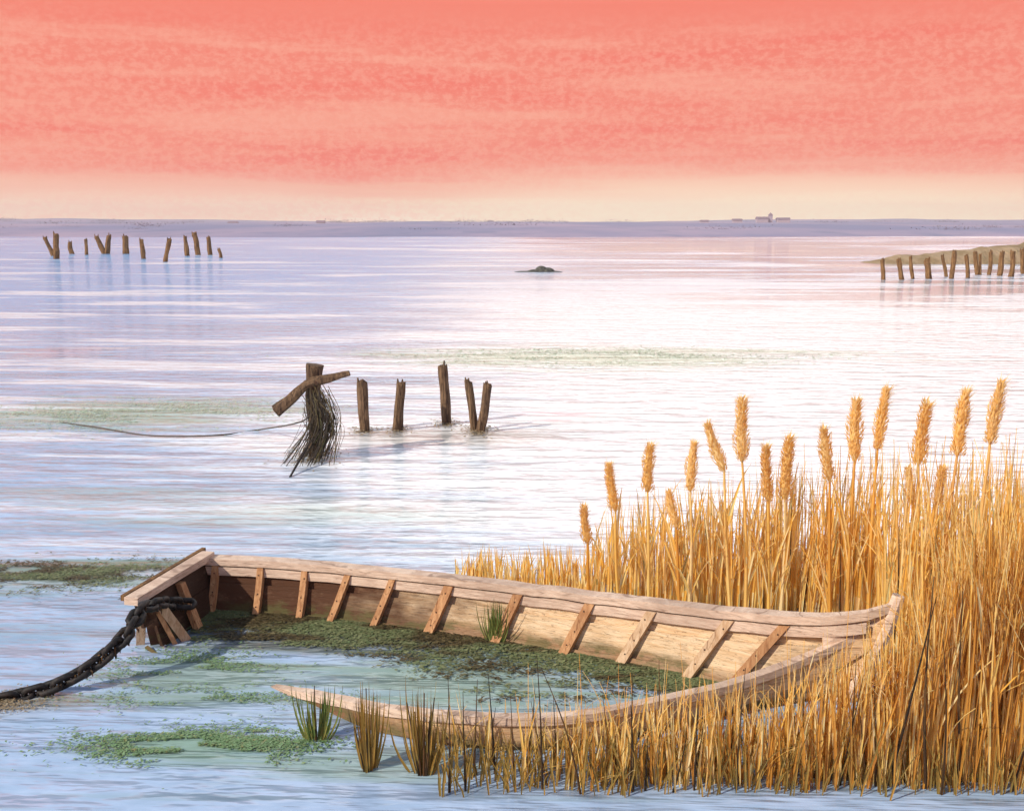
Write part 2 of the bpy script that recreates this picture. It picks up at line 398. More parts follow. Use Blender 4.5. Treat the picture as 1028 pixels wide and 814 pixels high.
house(707, 224, 8, 3.0, 640, False, 'lonely tiny house on the skyline between the islet and the church')
house(322, 226, 8, 4.5, 560, False, 'tiny far house on the shore above and behind the leaning crossed post')
house(234, 226, 9, 3.6, 560, False, 'tiny far house on the shore just right of the far stake row')

# ------------------------------------------------------------------ posts
def post(name, top, base, r, mat, label, cat, group, seed, k=9, jag=True):
    top, base = V(top), V(base); mb = MB(); n_ = 12; ax = (top-base)
    pts, rad = [], []
    lo = base-ax.normalized()*.45
    for i in range(n_+1):
        t = i/n_; p = lo.lerp(top, t)
        p += V((noise.noise(V((seed*2.3, t*2.2, 0))), noise.noise(V((seed*2.3, t*2.2, 7))), 0))*r*.35
        pts.append(p); rad.append(r*(1.05-.16*t+.10*noise.noise(V((seed, t*6, 3)))))
    mb.tube(pts, rad, k, True, .35, seed)
    if jag:                                # weather-split top: a broken tooth or two
        random.seed(int(seed*17)+3); i1 = len(mb.v)
        for q in range(i1-k, i1): mb.v[q] += V((0, 0, random.uniform(-.30, .75)*r))
        for c in range(2):
            a = random.uniform(0, 6.28); b_ = top+V((cos(a), sin(a), 0))*r*.5
            mb.tube([b_-V((0, 0, r)), b_+V((cos(a)*r*.25, sin(a)*r*.25, r*random.uniform(.7, 1.3)))], [r*.42, r*.14], 5)
    o = mb.build(name, mat, smooth=False); recentre(o, (base.x, base.y, 0))
    return tag(o, label, cat, group)
# far left row: (top x,y, base x,y, radius in pixels, label)
FL = 'row of stakes far out on the left'
LEFT = [(45, 239, 54, 257, 2.1, 'thin stake leaning left, outer half of the leftmost V in the far row'),
        (56, 236, 57, 260, 3.0, 'thick upright stake, right half of the leftmost V in the far row'),
        (70, 244, 72, 255, 2.4, 'shortest stub beside the leftmost V of the far stake row'),
        (86, 241, 87, 256, 1.8, 'slim stake between the short stub and the wide V in the far row'),
        (97, 238, 105, 255, 2.5, 'stake leaning left, left half of the wide V in the far row'),
        (109, 237, 107, 255, 2.6, 'stake leaning right, right half of the wide V in the far row'),
        (126, 238, 126, 255, 3.3, 'stout block-like stake just right of the wide V in the far row'),
        (142, 241, 144, 260, 2.4, 'pointed stake standing low in the middle of the far row'),
        (170, 241, 166, 263, 2.5, 'tall stake standing lowest, alone in the gap of the far row'),
        (186, 238, 188, 257, 2.3, 'first stake of the cluster of three at the right of the far row'),
        (195, 235, 199, 256, 2.8, 'tallest stake, middle of the cluster of three in the far row'),
        (209, 239, 211, 256, 2.2, 'last stake of the cluster of three in the far row'),
        (220, 250, 222, 259, 1.8, 'tiny stub ending the far row on its right')]
for i, (tx, ty, bx, by, r, lb) in enumerate(LEFT):
    b = on(bx, by); post('stake', pt(tx, ty, b.y), b, r*b.y/F, m_postfar, lb, 'stake', FL, i+.4, 8)
FR = 'row of stakes in front of the mud bank'
RIGHT = [(886, 261, 887, 281, 2.2, 'dark stake at the outer tip of the mud bank, first of that row'),
         (902, 261, 905, 281, 2.7, 'second stake from the tip of the mud bank, broad and straight'),
         (914, 258, 916, 280, 1.8, 'slim stake, third from the tip of the mud bank'),
         (931, 261, 932, 280, 3.2, 'stoutest stake of the mud bank row, fourth from the tip'),
         (946, 257, 950, 278, 1.9, 'stake leaning left, left half of the V before the mud bank'),
         (958, 253, 955, 280, 2.4, 'stake leaning right, right half of the V before the mud bank'),
         (970, 257, 972, 279, 2.1, 'dark stake just right of the V before the mud bank'),
         (979, 254, 981, 276, 2.3, 'fore stake of the close pair past the V before the mud bank'),
         (984, 256, 984, 276, 1.5, 'thin hind stake of the close pair past the V before the mud bank'),
         (995, 253, 993, 276, 2.0, 'straight stake between the close pair and the bank row end'),
         (1006, 254, 1004, 277, 2.7, 'thick brown stake, third from the right end of the bank row'),
         (1017, 253, 1015, 278, 2.7, 'thick reddish stake, second from the right end of the bank row'),
         (1026, 251, 1027, 275, 2.2, 'last stake of the bank row, cut by the picture edge')]
for i, (tx, ty, bx, by, r, lb) in enumerate(RIGHT):
    b = on(bx, by); post('stake', pt(tx, ty, b.y), b, r*b.y/F, m_postfar, lb, 'stake', FR, i+30.4, 8)

# weed and silt that has gathered round a foot in the water
def litter(mb, c, rx, ry, n, size, zh=.012, flat=.25, gauss=True):
    for i in range(n):
        if gauss: x, y = random.gauss(0, .45), random.gauss(0, .45)
        else:
            a, q = random.uniform(0, 6.283), sqrt(random.random()); x, y = cos(a)*q, sin(a)*q
        s_ = size*random.uniform(.4, 1.3); a = random.uniform(0, pi)
        p = V((c.x+x*rx, c.y+y*ry, random.uniform(.003, zh)))
        u = V((cos(a), sin(a), random.uniform(-flat, flat)))*s_; v_ = V((-sin(a), cos(a), random.uniform(-flat, flat)))*s_*random.uniform(.25, .6)
        mb.face(p-u, p-v_*.9, p+u, p+v_)
def weed_mat():
    M = Mat('pond_weed'); r_ = island(M); P_ = M.coord('Position', (1.1, 3.2, 1)); big = M.noise(P_, 1.6, 4)
    a = M.ramp(r_, [(0, (.14, .16, .07)), (.35, (.22, .24, .11)), (.7, (.12, .17, .07)), (1, (.27, .28, .14))])
    b_ = M.ramp(r_, [(0, (.07, .05, .022)), (.4, (.13, .10, .045)), (.8, (.05, .04, .02)), (1, (.17, .13, .06))])
    col = M.mix(M.smooth(big, .45, .58), a, b_); M.base(col, .6, .25); M.leafy(.1, col); return M.m
m_weed = weed_mat()
m_weed_old = make_reed_mat('pond_weed', [(0, (.085, .095, .030)), (.3, (.14, .15, .055)), (.6, (.075, .11, .035)), (.8, (.16, .12, .05)), (1, (.05, .065, .025))], .1)
m_weedpale = make_reed_mat('pale_weed', [(0, (.42, .50, .33)), (.5, (.50, .56, .42)), (1, (.34, .42, .26))], .1)
m_weedgreen = make_reed_mat('green_weed', [(0, (.15, .27, .11)), (.4, (.22, .34, .17)), (.8, (.12, .21, .08)), (1, (.30, .36, .19))], .1)
m_silt = make_reed_mat('silt_litter', [(0, (.36, .27, .16)), (.5, (.26, .19, .11)), (1, (.44, .36, .24))], .1)
MIDG = 'broken posts standing in the shallows'
MID = [(363, 384, 366, 433, 5.6, 'flat-topped post, first to the right of the crossed post in the shallows'),
       (402, 386, 399, 432, 5.3, 'post with a slanted dark top, second to the right of the crossed post'),
       (444, 369, 448, 426, 5.2, 'tallest lone post, leaning left, with a knob on its splintered top'),
       (470, 383, 477, 432, 4.4, 'left post of the V-shaped pair, thin and leaning left'),
       (490, 387, 482, 434, 4.6, 'right post of the V-shaped pair, leaning right with a broken top')]
for i, (tx, ty, bx, by, r, lb) in enumerate(MID):
    b = on(bx, by); o = post('old_post', pt(tx, ty, b.y), b, r*b.y/F, m_post, lb, 'post', MIDG, i+60.7, 11)
    k = MB(); random.seed(400+i); litter(k, b, .20, .38, 240, .022, .03)
    tag(k.build('weed_fringe', m_silt, o, merge=False), kind='stuff')
# the crossed post
b = on(316, 458); Yc = b.y
e = empty('crossed_post', (b.x, b.y, 0), 'thick dark upright post with a slanting beam nailed across its top', 'post', MIDG)
def part_tube(name, pts, rad, mat, parent, k=11, rough=.35, seed=0): 
    q = MB(); q.tube(pts, rad, k, True, rough, seed); return q.build(name, mat, parent)
up = [pt(316, 366, Yc), pt(315, 375, Yc), pt(314, 392, Yc), pt(316, 412, Yc), pt(318, 432, Yc), pt(317, 450, Yc), b+V((0, 0, -.4))]
part_tube('upright', catmull(up, 16), [.085-.022*min(1, i/12) for i in range(17)], m_post, e, 12, .4, 3)
bm_ = [pt(277, 413, Yc-.13), pt(292, 401, Yc-.12), pt(306, 388, Yc-.115), pt(318, 383, Yc-.11), pt(335, 379, Yc-.10), pt(351, 375, Yc-.10)]
part_tube('crossbeam', catmull(bm_, 16), [.062-.034*i/16 for i in range(17)], m_post, e, 11, .4, 8)
q = MB(); c = pt(317, 384, Yc-.16); q.tube([c, c+V((0, .12, 0))], .014, 7); M = Mat('rust_iron'); M.base((.07, .035, .02), .8); q.build('bolt', M.m, e)
q = MB(); random.seed(500); litter(q, b, .30, .5, 320, .022, .03); tag(q.build('weed_fringe', m_silt, e, merge=False), kind='stuff')
# the old net hanging from it
net = empty('old_net', (b.x, b.y-.1, 0), 'torn old net of dark strands hanging from the crossed post into the water', 'net')
random.seed(77); q = MB(); g2 = MB()
for i in range(150):
    a = random.uniform(-1, 1); x0 = 314+a*9+random.uniform(0, 9); y0 = random.uniform(386, 415)
    left = random.random() < .62
    x2 = x0+(-4-30*random.random()**2.2 if left else random.uniform(-6, 14)); y2 = random.uniform(452, 470)
    xm = (x0+x2)/2+(random.uniform(4, 14) if left else random.uniform(4, 16)); ym = (y0+y2)/2-4
    dY = random.uniform(-.22, -.08)
    e2 = on(x2, y2, -.01)
    P_ = catmull([pt(x0, y0, Yc+dY), pt(xm, ym, Yc+dY*1.3), e2], 9)
    (q if random.random() < .72 else g2).tube(P_, random.uniform(.0018, .0042), 4)
for i in range(70):                         # cross strands of the mesh
    y0 = random.uniform(395, 456); x0 = random.uniform(303, 325)
    q.tube(catmull([pt(x0, y0, Yc-.2), pt(x0+5, y0+6, Yc-.22), pt(x0+11, y0+random.uniform(-8, 6), Yc-.18)], 5), .0026, 4)
P_ = catmull([pt(330, 400, Yc-.1), pt(335, 425, Yc-.15), pt(327, 458, Yc-.2)], 10); q.tube(P_, .007, 5)
M = Mat('net_cord'); M.base((.06, .048, .036), .9); q.build('strands', M.m, net)
M = Mat('dry_weed'); M.base(M.ramp(island(M), [(0, (.10, .075, .04)), (.6, (.16, .12, .06)), (1, (.08, .085, .04))]), .9, .1); g2.build('weed_strands', M.m, net)
q = MB(); q.tube([on(291, 479, 0), pt(300, 463, on(291, 479).y+.3), pt(312, 443, Yc-.25)], [.010, .013, .010], 6)
M = Mat('black_stick'); M.base((.03, .022, .018), .8); o = recentre(q.build('stick', M.m), on(291, 479))
tag(o, 'thin black stick propped in the water against the crossed post', 'stick')

q = MB(); q.tube(catmull([on(60, 424, .0), on(98, 429, .012), on(150, 437, .012), (on(215, 437, .012)), on(262, 431, .02), pt(300, 424, Yc-.1), pt(315, 414, Yc-.08)], 40), .008, 6)
M = Mat('wet_line'); M.base((.10, .085, .07), .7); o = recentre(q.build('old_line', M.m, smooth=True), on(150, 437))
tag(o, 'thin slack line floating on the water, tied to the crossed post', 'rope')

# ------------------------------------------------------------------ the boat
def boat_wood(name, light, mid, dark):
    M = Mat(name); c = M.coord('Object', (1.0, 1.6, 9)); g = M.noise(c, 5, 6, .65, .8); f = M.noise(M.coord('Object', (3, 5, 40)), 5, 4, .7)
    big = M.noise(M.coord('Object', (1.2, 1.2, 2.0)), 2.2, 5, .6)
    P = M.n('ShaderNodeTexCoord').outputs['Object']; sep = M.n('ShaderNodeSeparateXYZ'); M.L.new(P, sep.inputs[0])
    col = M.mix(M.smooth(g, .38, .66), light, mid)
    col = M.mix(M.math('MULTIPLY', M.smooth(f, .52, .70), .5), col, mid)
    rot = M.math('ADD', M.math('MULTIPLY', sep.outputs[0], -1.0), M.math('MULTIPLY', M.math('SUBTRACT', big, .5), 2.2))  # mask for the painted stern shade, made ragged by noise
    wet = M.math('ADD', sep.outputs[2], M.math('MULTIPLY', M.math('SUBTRACT', big, .5), .16))
    col = M.mix(M.math('MULTIPLY', M.smooth(wet, .10, .02), .7), col, (.20, .085, .035))   # tide mark
    col = M.mix(M.smooth(rot, -.15, .95), col, dark)          # stern's inner shade painted into the wood as a dark stain
    crk = M.noise(M.coord('Object', (.9, 6, 46)), 2.2, 3, .5); line = M.smooth(M.math('ABSOLUTE', M.math('SUBTRACT', crk, .5)), .012, .003)
    col = M.mix(M.math('MULTIPLY', line, .6), col, (.09, .045, .025))
    blot = M.noise(M.coord('Object', (4, 4, 9)), 1.7, 5, .7); col = M.mix(M.math('MULTIPLY', M.smooth(blot, .55, .70), .45), col, (.26, .15, .085))
    moss = M.math('MULTIPLY', M.smooth(wet, .085, .03), M.smooth(blot, .42, .56)); col = M.mix(M.math('MULTIPLY', moss, .6), col, (.10, .11, .035))
    M.base(col, .75, .25); M.bump(M.math('SUBTRACT', M.math('ADD', g, M.math('MULTIPLY', f, .6)), line), .5, .010); return M.m
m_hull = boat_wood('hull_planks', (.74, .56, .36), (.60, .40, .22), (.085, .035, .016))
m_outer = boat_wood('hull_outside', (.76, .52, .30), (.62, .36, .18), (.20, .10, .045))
m_rail = wood('weathered_rail', (.72, .55, .42), (.54, .38, .28), (.23, .14, .10), (1.2, 1.2, 9), .35, .4)
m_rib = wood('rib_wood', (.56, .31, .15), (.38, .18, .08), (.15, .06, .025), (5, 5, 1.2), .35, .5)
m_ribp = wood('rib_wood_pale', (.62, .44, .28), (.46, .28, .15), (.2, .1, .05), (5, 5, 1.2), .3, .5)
NS = 56
M = Mat('rusty_nail'); M.base((.06, .028, .015), .8); m_nail = M.m
far_px = [(207, 562, .28), (300, 567, .28), (450, 582, .28), (600, 600, .30), (700, 612, .33), (800, 621, .38), (860, 619, .42), (899, 609, .47)]
near_px = [(137, 605, .28), (172, 640, .16), (232, 678, -.07), (280, 690, -.005), (330, 701, .06), (380, 711, .11), (460, 720, .145), (560, 721, .15), (650, 707, .155), (750, 683, .17), (845, 645, .29), (899, 609, .47)]
def resample(pxl):
    P_ = catmull([on(*p) for p in pxl], 400); acc = [0]
    for a, b_ in zip(P_, P_[1:]): acc.append(acc[-1]+(b_-a).length)
    out = []; j = 0
    for i in range(NS+1):
        t = acc[-1]*i/NS
        while j < len(acc)-2 and acc[j+1] < t: j += 1
        out.append(P_[j].lerp(P_[j+1], (t-acc[j])/max(1e-9, acc[j+1]-acc[j])))
    return out
farS, nearS = resample(far_px), resample(near_px)
bow = farS[-1]
boat = empty('rowing_boat', ((farS[28].x+nearS[28].x)/2, (farS[28].y+nearS[28].y)/2, 0), 'rotting flat-bottomed wooden rowing boat lying swamped among the reeds', 'boat')
DEPTH = -.30
def chine(i, far):
    t = i/NS; a, o_ = (farS, nearS) if far else (nearS, farS)
    mid = (farS[i]+nearS[i])/2
    inn = (mid-a[i]); inn.z = 0; L_ = inn.length
    inn = inn.normalized() if L_ > 1e-4 else V((0, 1 if not far else -1, 0))
    p = a[i]+inn*min(.26*(1-t**4)+.0, L_*.9); 
    ax = (farS[0]-farS[-1]).normalized()
    p += ax*(.28*t**3)
    p.z = DEPTH+.55*max(0, t-.72)**1.2
    return p
def side_point(i, far, s):
    a = (farS if far else nearS)[i]; c = chine(i, far); p = a.lerp(c, s)
    mid = (farS[i]+nearS[i])/2; out = a-mid; out.z = 0
    if out.length > 1e-4: p += out.normalized()*sin(s*pi)*.035*min(1, out.length/.3)
    return p
def outward(i, far, s):
    i = min(i, NS-4)
    j0, j1 = max(0, i-1), min(NS, i+1)
    t = side_point(j1, far, s)-side_point(j0, far, s); d = side_point(i, far, min(1, s+.1))-side_point(i, far, max(0, s-.1))
    n_ = t.cross(d).normalized(); mid = (farS[i]+nearS[i])/2; o_ = (farS if far else nearS)[i]-mid
    return n_ if n_.dot(o_) > 0 else -n_
STR = [(0, .235), (.215, .47), (.45, .72), (.70, 1.0)]
def strake(mb, far, s0, s1, i0, i1, jit, th=.018, broken=None):
    secs = []
    for i in range(i0, i1+1):
        top0 = s0
        if broken: top0 = min(s1-.02, s0+broken(i)*(s1-s0))
        n0, n1 = outward(i, far, top0), outward(i, far, s1); a, b_ = side_point(i, far, top0), side_point(i, far, s1)
        wv = .004*noise.noise(V((i*.25, s0*9+jit, far*5.)))
        secs.append([a+n0*(wv), a+n0*(th+wv), b_+n1*(th+.021+wv), b_+n1*(.0195+wv)])
    mb.sweep(secs)
for far in (True, False):
    mb = MB()
    for k, (s0, s1) in enumerate(STR):
        if far: strake(mb, True, s0, s1, 0, NS, k)
        else:
            st = 12 if k == 0 else (10 if k == 1 else 0)
            strake(mb, False, s0, s1, st, NS, k, broken=(lambda i: max(0, .5-(i-12)*.22)) if k == 0 else None)
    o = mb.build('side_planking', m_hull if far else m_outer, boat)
    if not far: o['label'] = 'low side planking sunk to the waterline and rotted away at the stern'
mb = MB()
for i in range(NS):
    a, b_, c, d = chine(i, True), chine(i+1, True), chine(i+1, False), chine(i, False); z = V((0, 0, .02))
    mb.face(a, b_, c, d)
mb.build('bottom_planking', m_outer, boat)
def rail(far, i0, i1, wd, hg, mat, name, inset=0.0, drop=0.0, fade=False):
    secs = []
    for i in range(i0, i1+1):
        n_ = outward(i, far, .02); n_.z = 0; n_.normalize(); p = side_point(i, far, 0)-V((0, 0, drop))
        f = min(1, max(.3, (i-i0+1)/5)) if fade else 1
        if i > NS-8: wd_ = wd*(.35+.65*(NS-i)/8)
        else: wd_ = wd
        g_ = .006*noise.noise(V((i*.4, far*4., 2)))
        a, b_ = p+n_*(wd_*.55-inset), p-n_*(wd_*.45*f+inset)
        zt = V((0, 0, hg*f*.5+.004+g_)); zb = V((0, 0, -hg*.5*f+g_))
        secs.append([a+zt, a+zb, b_+zb, b_+zt])
    q = MB(); q.sweep(secs); return q.build(name, mat, boat)
rail(True, 0, NS, .085, .036, m_rail, 'gunwale')
rail(False, 13, NS, .052, .032, m_rail, 'gunwale', fade=True)['label'] = 'low gunwale barely clear of the water, its stern end rotted off'
rail(True, 0, NS-2, .020, .045, m_rail, 'inwale', inset=.022, drop=.055)
# ribs of the far side, foot leaning sternward
ribs_px = [(222, 0), (258, 0), (303, 0), (350, 0), (400, 0), (455, 1), (528, 1), (595, 1), (664, 1), (738, 1), (797, 1)]
def proj(p):
    q = p-V((0, 0, CH)); f_ = q.y*cos(PITCH)-q.z*sin(PITCH); u_ = q.y*sin(PITCH)+q.z*cos(PITCH)
    return PW/2+F*q.x/f_, PH/2-F*u_/f_
for k, (x, pale) in enumerate(ribs_px):
    i = min(range(NS+1), key=lambda j: abs(proj(farS[j])[0]-x)); secs = []
    lean = 0.0 if k < 3 else .07+.012*k
    ax = (farS[max(0, i-2)]-farS[min(NS, i+2)]).normalized(); hw = .020 if k < 5 else .030
    for j in range(9):
        s = .05+.9*j/8; n_ = -outward(i, True, s); p = side_point(i, True, s)+ax*lean*s*1.6
        h_ = .034-.006*s; n_ = n_
        secs.append([p-ax*hw, p+ax*hw, p+ax*hw*.9+n_*h_, p-ax*hw*.9+n_*h_])
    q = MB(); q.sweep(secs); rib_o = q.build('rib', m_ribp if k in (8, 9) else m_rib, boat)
    for s in (.12, .30, .42):
        n_ = -outward(i, True, s); p = side_point(i, True, s)+ax*(lean*s*1.6+random.uniform(-.3, .3)*hw)+n_*(.033-.006*s); q = MB()
        q.tube([p, p+n_*.004], [.0048, .004], 7); q.build('nail', m_nail, rib_o)
# ribs of the low side: only their heads show over the water
for x in (400, 500, 600, 700, 780):
    i = min(range(NS+1), key=lambda j: abs(proj(nearS[j])[0]-x)); secs = []
    ax = (nearS[max(0, i-2)]-nearS[min(NS, i+2)]).normalized()
    for j in range(6):
        s = .04+.9*j/5; n_ = -outward(i, False, s); p = side_point(i, False, s)
        secs.append([p-ax*.02, p+ax*.02, p+ax*.018+n_*.03, p-ax*.018+n_*.03])
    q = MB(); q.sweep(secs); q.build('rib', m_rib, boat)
# stern transom: boards, rail, standards and broken staves at its near corner
A, B = farS[0], nearS[0]; tdir = (B-A).normalized(); tin = V((0, 0, 1)).cross(tdir).normalized()
if tin.x < 0: tin = -tin
down = V((0, 0, -1))+tin*.28; down = down/abs(down.z)
q = MB()
for k, (z0, z1, e0, e1) in enumerate([(.012, .135, -.01, 1.0), (.140, .27, -.005, .86), (.275, .56, 0, .80)]):
    a0_, a1_ = A+tdir*(B-A).length*e0, A+tdir*(B-A).length*e1
    o_ = -tin*.018
    q.sweep([[a_+down*z0, a_+down*z0+o_, a_+down*z1+o_, a_+down*z1] for a_ in (a0_, a0_.lerp(a1_, .5), a1_)])
transom = q.build('transom', boat_wood('transom_boards', (.10, .05, .025), (.06, .03, .015), (.045, .02, .01)), boat)
def plank(name, a, b_, side, th, mat, nrm, label=None, parent=None):
    a, b_ = V(a), V(b_); side = V(side).normalized(); nrm = V(nrm).normalized(); q = MB()
    secs = []
    for j in range(7):
        t = j/6; c = a.lerp(b_, t); w_ = th[0]*(1+.12*noise.noise(V((t*4, a.x*5, 1)))); 
        secs.append([c-side*w_, c+side*w_, c+side*w_+nrm*th[1], c-side*w_+nrm*th[1]])
    q.sweep(secs); o = q.build(name, mat, parent or boat)
    if label: o['label'] = label
    return o
up_ = V((0, 0, 1))
plank('transom_rail', A-tdir*.03+up_*.004, B+tdir*.05+up_*.004, tin, (.038, .040), m_rail, up_, parent=transom)
plank('cap_board', A-tdir*.10-tin*.065+up_*.012, B+tdir*.02-tin*.065+up_*.012, tin, (.012, .030), m_postfar, up_, parent=transom)
L_ = (B-A).length
for f_, w_ in ((.47, .026),):
    c = A+tdir*L_*f_; plank('transom_standard', c+down*.02+tin*.004, c+down*.50+tin*.05, tdir, (w_, .034), m_rib, tin, parent=transom)
def stave(x0, y0, z0, x1, y1, w_, mat):
    a, b_ = on(x0, y0, z0), on(x1, y1, -.03); d = (b_-a).normalized(); s = d.cross(V((.3, -1, .4))).normalized()
    plank('broken_stave', a, b_, s, (w_, .02), mat, s.cross(d))
stave(161, 607, .235, 190, 646, .024, m_ribp)
stave(149, 609, .235, 158, 650, .030, m_hull)
stave(143, 608, .25, 141, 650, .022, m_ribp)
stave(154, 606, .24, 178, 650, .012, m_rib)
q = MB(); q.tube([bow+V((.012, 0, .055)), bow+V((-.03, .005, -.1)), bow+V((-.16, .03, -.42)), bow+V((-.30, .06, -.6))], [.030, .034, .036, .036], 8); q.build('stem_post', m_rail, boat)
q = MB()                                     # little foredeck breasthook
i = NS-5; a, b_, c = farS[i], nearS[i], bow
q.sweep([[p+V((0, 0, .012)) for p in (a.lerp(b_, .12), b_.lerp(a, .12), c.lerp(a, .1))], [p+V((0, 0, -.02)) for p in (a.lerp(b_, .12), b_.lerp(a, .12), c.lerp(a, .1))]]); q.build('breasthook', m_rail, boat)

# ------------------------------------------------------------------ the mooring chain
def chain():
    M = Mat('tarred_chain'); g = M.noise(M.coord('Object'), 45, 4); M.base(M.mix(M.smooth(g, .45, .65), (.009, .008, .007), (.028, .019, .014)), .65, .4); M.bump(g, .6, .006)
    P_ = [on(192, 606, .17), on(172, 606, .19), on(155, 607, .27), on(141, 613, .285), on(130, 632, .235), on(112, 652, .165), on(88, 671, .10), on(60, 686, .05), on(34, 695, .018), on(4, 702, .0), on(-40, 712, -.03)]
    C = catmull(P_, 500); acc = [0]
    for a, b_ in zip(C, C[1:]): acc.append(acc[-1]+(b_-a).length)
    mb = MB(); pitch, Lk, Wk, rr = .066, .051, .040, .0155; t = 0; k = 0
    def at_(s):
        for j in range(len(acc)-1):
            if acc[j+1] >= s: return C[j].lerp(C[j+1], (s-acc[j])/(acc[j+1]-acc[j]))
        return C[-1]
    while t+pitch < acc[-1]:
        c = at_(t+pitch/2); d = (at_(t+pitch)-at_(t)).normalized(); u = d.cross(up_).normalized(); v_ = u.cross(d)
        ang = (k % 2)*pi/2+.35*noise.noise(V((k*.7, 1, 1)))+.4; s = u*cos(ang)+v_*sin(ang)
        loop = []
        for j in range(14):
            a = 2*pi*j/14; loop.append(c+d*cos(a)*Lk*(1 if abs(cos(a)) > .3 else .9)+s*(max(-1, min(1, sin(a)*1.35)))*Wk*.72)
        nrm = d.cross(s); secs = []
        for j in range(15):
            p = loop[j % 14]; tg = (loop[(j+1) % 14]-loop[(j-1) % 14]).normalized(); sd_ = tg.cross(nrm)
            secs.append([p+(sd_*cos(q_)+nrm*sin(q_))*rr for q_ in [x*2*pi/6 for x in range(6)]])
        mb.sweep(secs, False); t += pitch; k += 1
    o = recentre(mb.build('mooring_chain', M.m, smooth=True), on(141, 655))
    tag(o, 'heavy black mooring chain running from the boat corner down into the water', 'chain')
    q = MB(); random.seed(21); C2 = [c for c in C if c.z > -.01]
    for i in range(170):
        c = C2[int(random.random()**1.2*(len(C2)-1))]; a = V((random.gauss(0, 1), random.gauss(0, 1), random.gauss(0, .7))).normalized()
        p = c+a*.02; q.tube([p, p+a*.014+V((0, 0, -.008)), p+a*.016+V((0, 0, -random.uniform(.012, .035)))], [.005, .005, .002], 4)
    tag(q.build('weed_growth', m_dark, o, merge=False), kind='stuff')
chain()

# ------------------------------------------------------------------ floating weed
def weed(name, patches, mat, label, cat='water weed'):
    mb = MB(); c0 = None
    for (x, y, rx, y0, y1, n, size, uni) in patches:
        c = on(x, y); rX = rx*c.y/F; rY = (on(x, y0).y-on(x, y1).y)/2; c.y = (on(x, y0).y+on(x, y1).y)/2
        c0 = c0 or c; mb_ = MB(); litter(mb_, c, rX*1.25, rY*1.25, int(n*1.5), size*.8, .012, .18, not uni)
        for f_ in mb_.f:                   # drifts into streaks and open leads
            p = mb_.v[f_[0]]
            if noise.noise(V((p.x*1.3/(c.y*.15), p.y*5.5/(c.y*.15), 2)))+.6*noise.noise(V((p.x*4/(c.y*.15), p.y*15/(c.y*.15), 5))) > -.10: mb.face(*[mb_.v[k] for k in f_])
    o = recentre(mb.build(name, mat, merge=False), (c0.x, c0.y, 0)); return tag(o, label, cat, kind='stuff')
random.seed(90)
weed('floating_weed', [(60, 576, 110, 563, 590, 5200, .016, False), (150, 572, 70, 566, 582, 1200, .014, False)], m_weed, 'dark green floating weed left of the boat stern')
weed('floating_weed', [(200, 747, 120, 732, 765, 5200, .013, False), (250, 745, 70, 735, 755, 1500, .012, False)], m_weedgreen, 'bright green floating weed nearest the viewer, left of the small tufts')
weed('floating_weed', [(130, 415, 180, 402, 430, 5000, .024, False)], m_weedpale, 'pale green weed drifting left of the crossed post')
weed('floating_weed', [(600, 357, 210, 349, 367, 4600, .035, False)], m_weedpale, 'pale green weed drifting beyond the V-shaped posts')
weed('floating_weed', [(5, 704, 45, 694, 717, 1300, .010, False)], m_silt, 'brown silt and weed where the chain enters the water')
weed('floating_weed', [(190, 668, 75, 652, 690, 2600, .012, False), (210, 700, 120, 690, 712, 1500, .011, False)], m_weedgreen, 'thin green weed off the broken boat corner')
# weed that fills the swamped boat, thickest along the high side
def boat_weed():
    random.seed(33); mb = MB(); n = 0
    while n < 24000:
        i = random.uniform(1, NS-9); j = int(i); f_ = i-j
        a = side_point(j, True, .42).lerp(side_point(j+1, True, .42), f_); b_ = side_point(j, False, .16).lerp(side_point(j+1, False, .16), f_)
        if j < 14: b_ = nearS[j].lerp(nearS[j+1], f_)
        u = random.random()**1.25
        p = a.lerp(b_, u*.97); d = noise.noise(V((p.x*1.6, p.y*4.2, 3)))*.6+.5*noise.noise(V((p.x*5, p.y*12, 8)))
        keep = (1.40-2.75*u)+d*1.1
        if i/NS < .3: keep += .25
        if random.random() > keep+.1*(random.random()-.5): continue
        s_ = random.uniform(.004, .015)*(1 if random.random() < .8 else 1.6); an = random.gauss(0, .7)
        U = V((cos(an), sin(an), random.uniform(-.2, .2)))*s_; W_ = V((-sin(an), cos(an), random.uniform(-.2, .2)))*s_*random.uniform(.3, .6)
        p.z = random.uniform(.004, .014); mb.face(p-U, p-W_, p+U, p+W_); n += 1
    o = recentre(mb.build('duckweed', m_weed, merge=False), (boat.location.x, boat.location.y, 0))
    tag(o, 'olive green duckweed filling the swamped boat', 'duckweed', kind='stuff')
boat_weed()

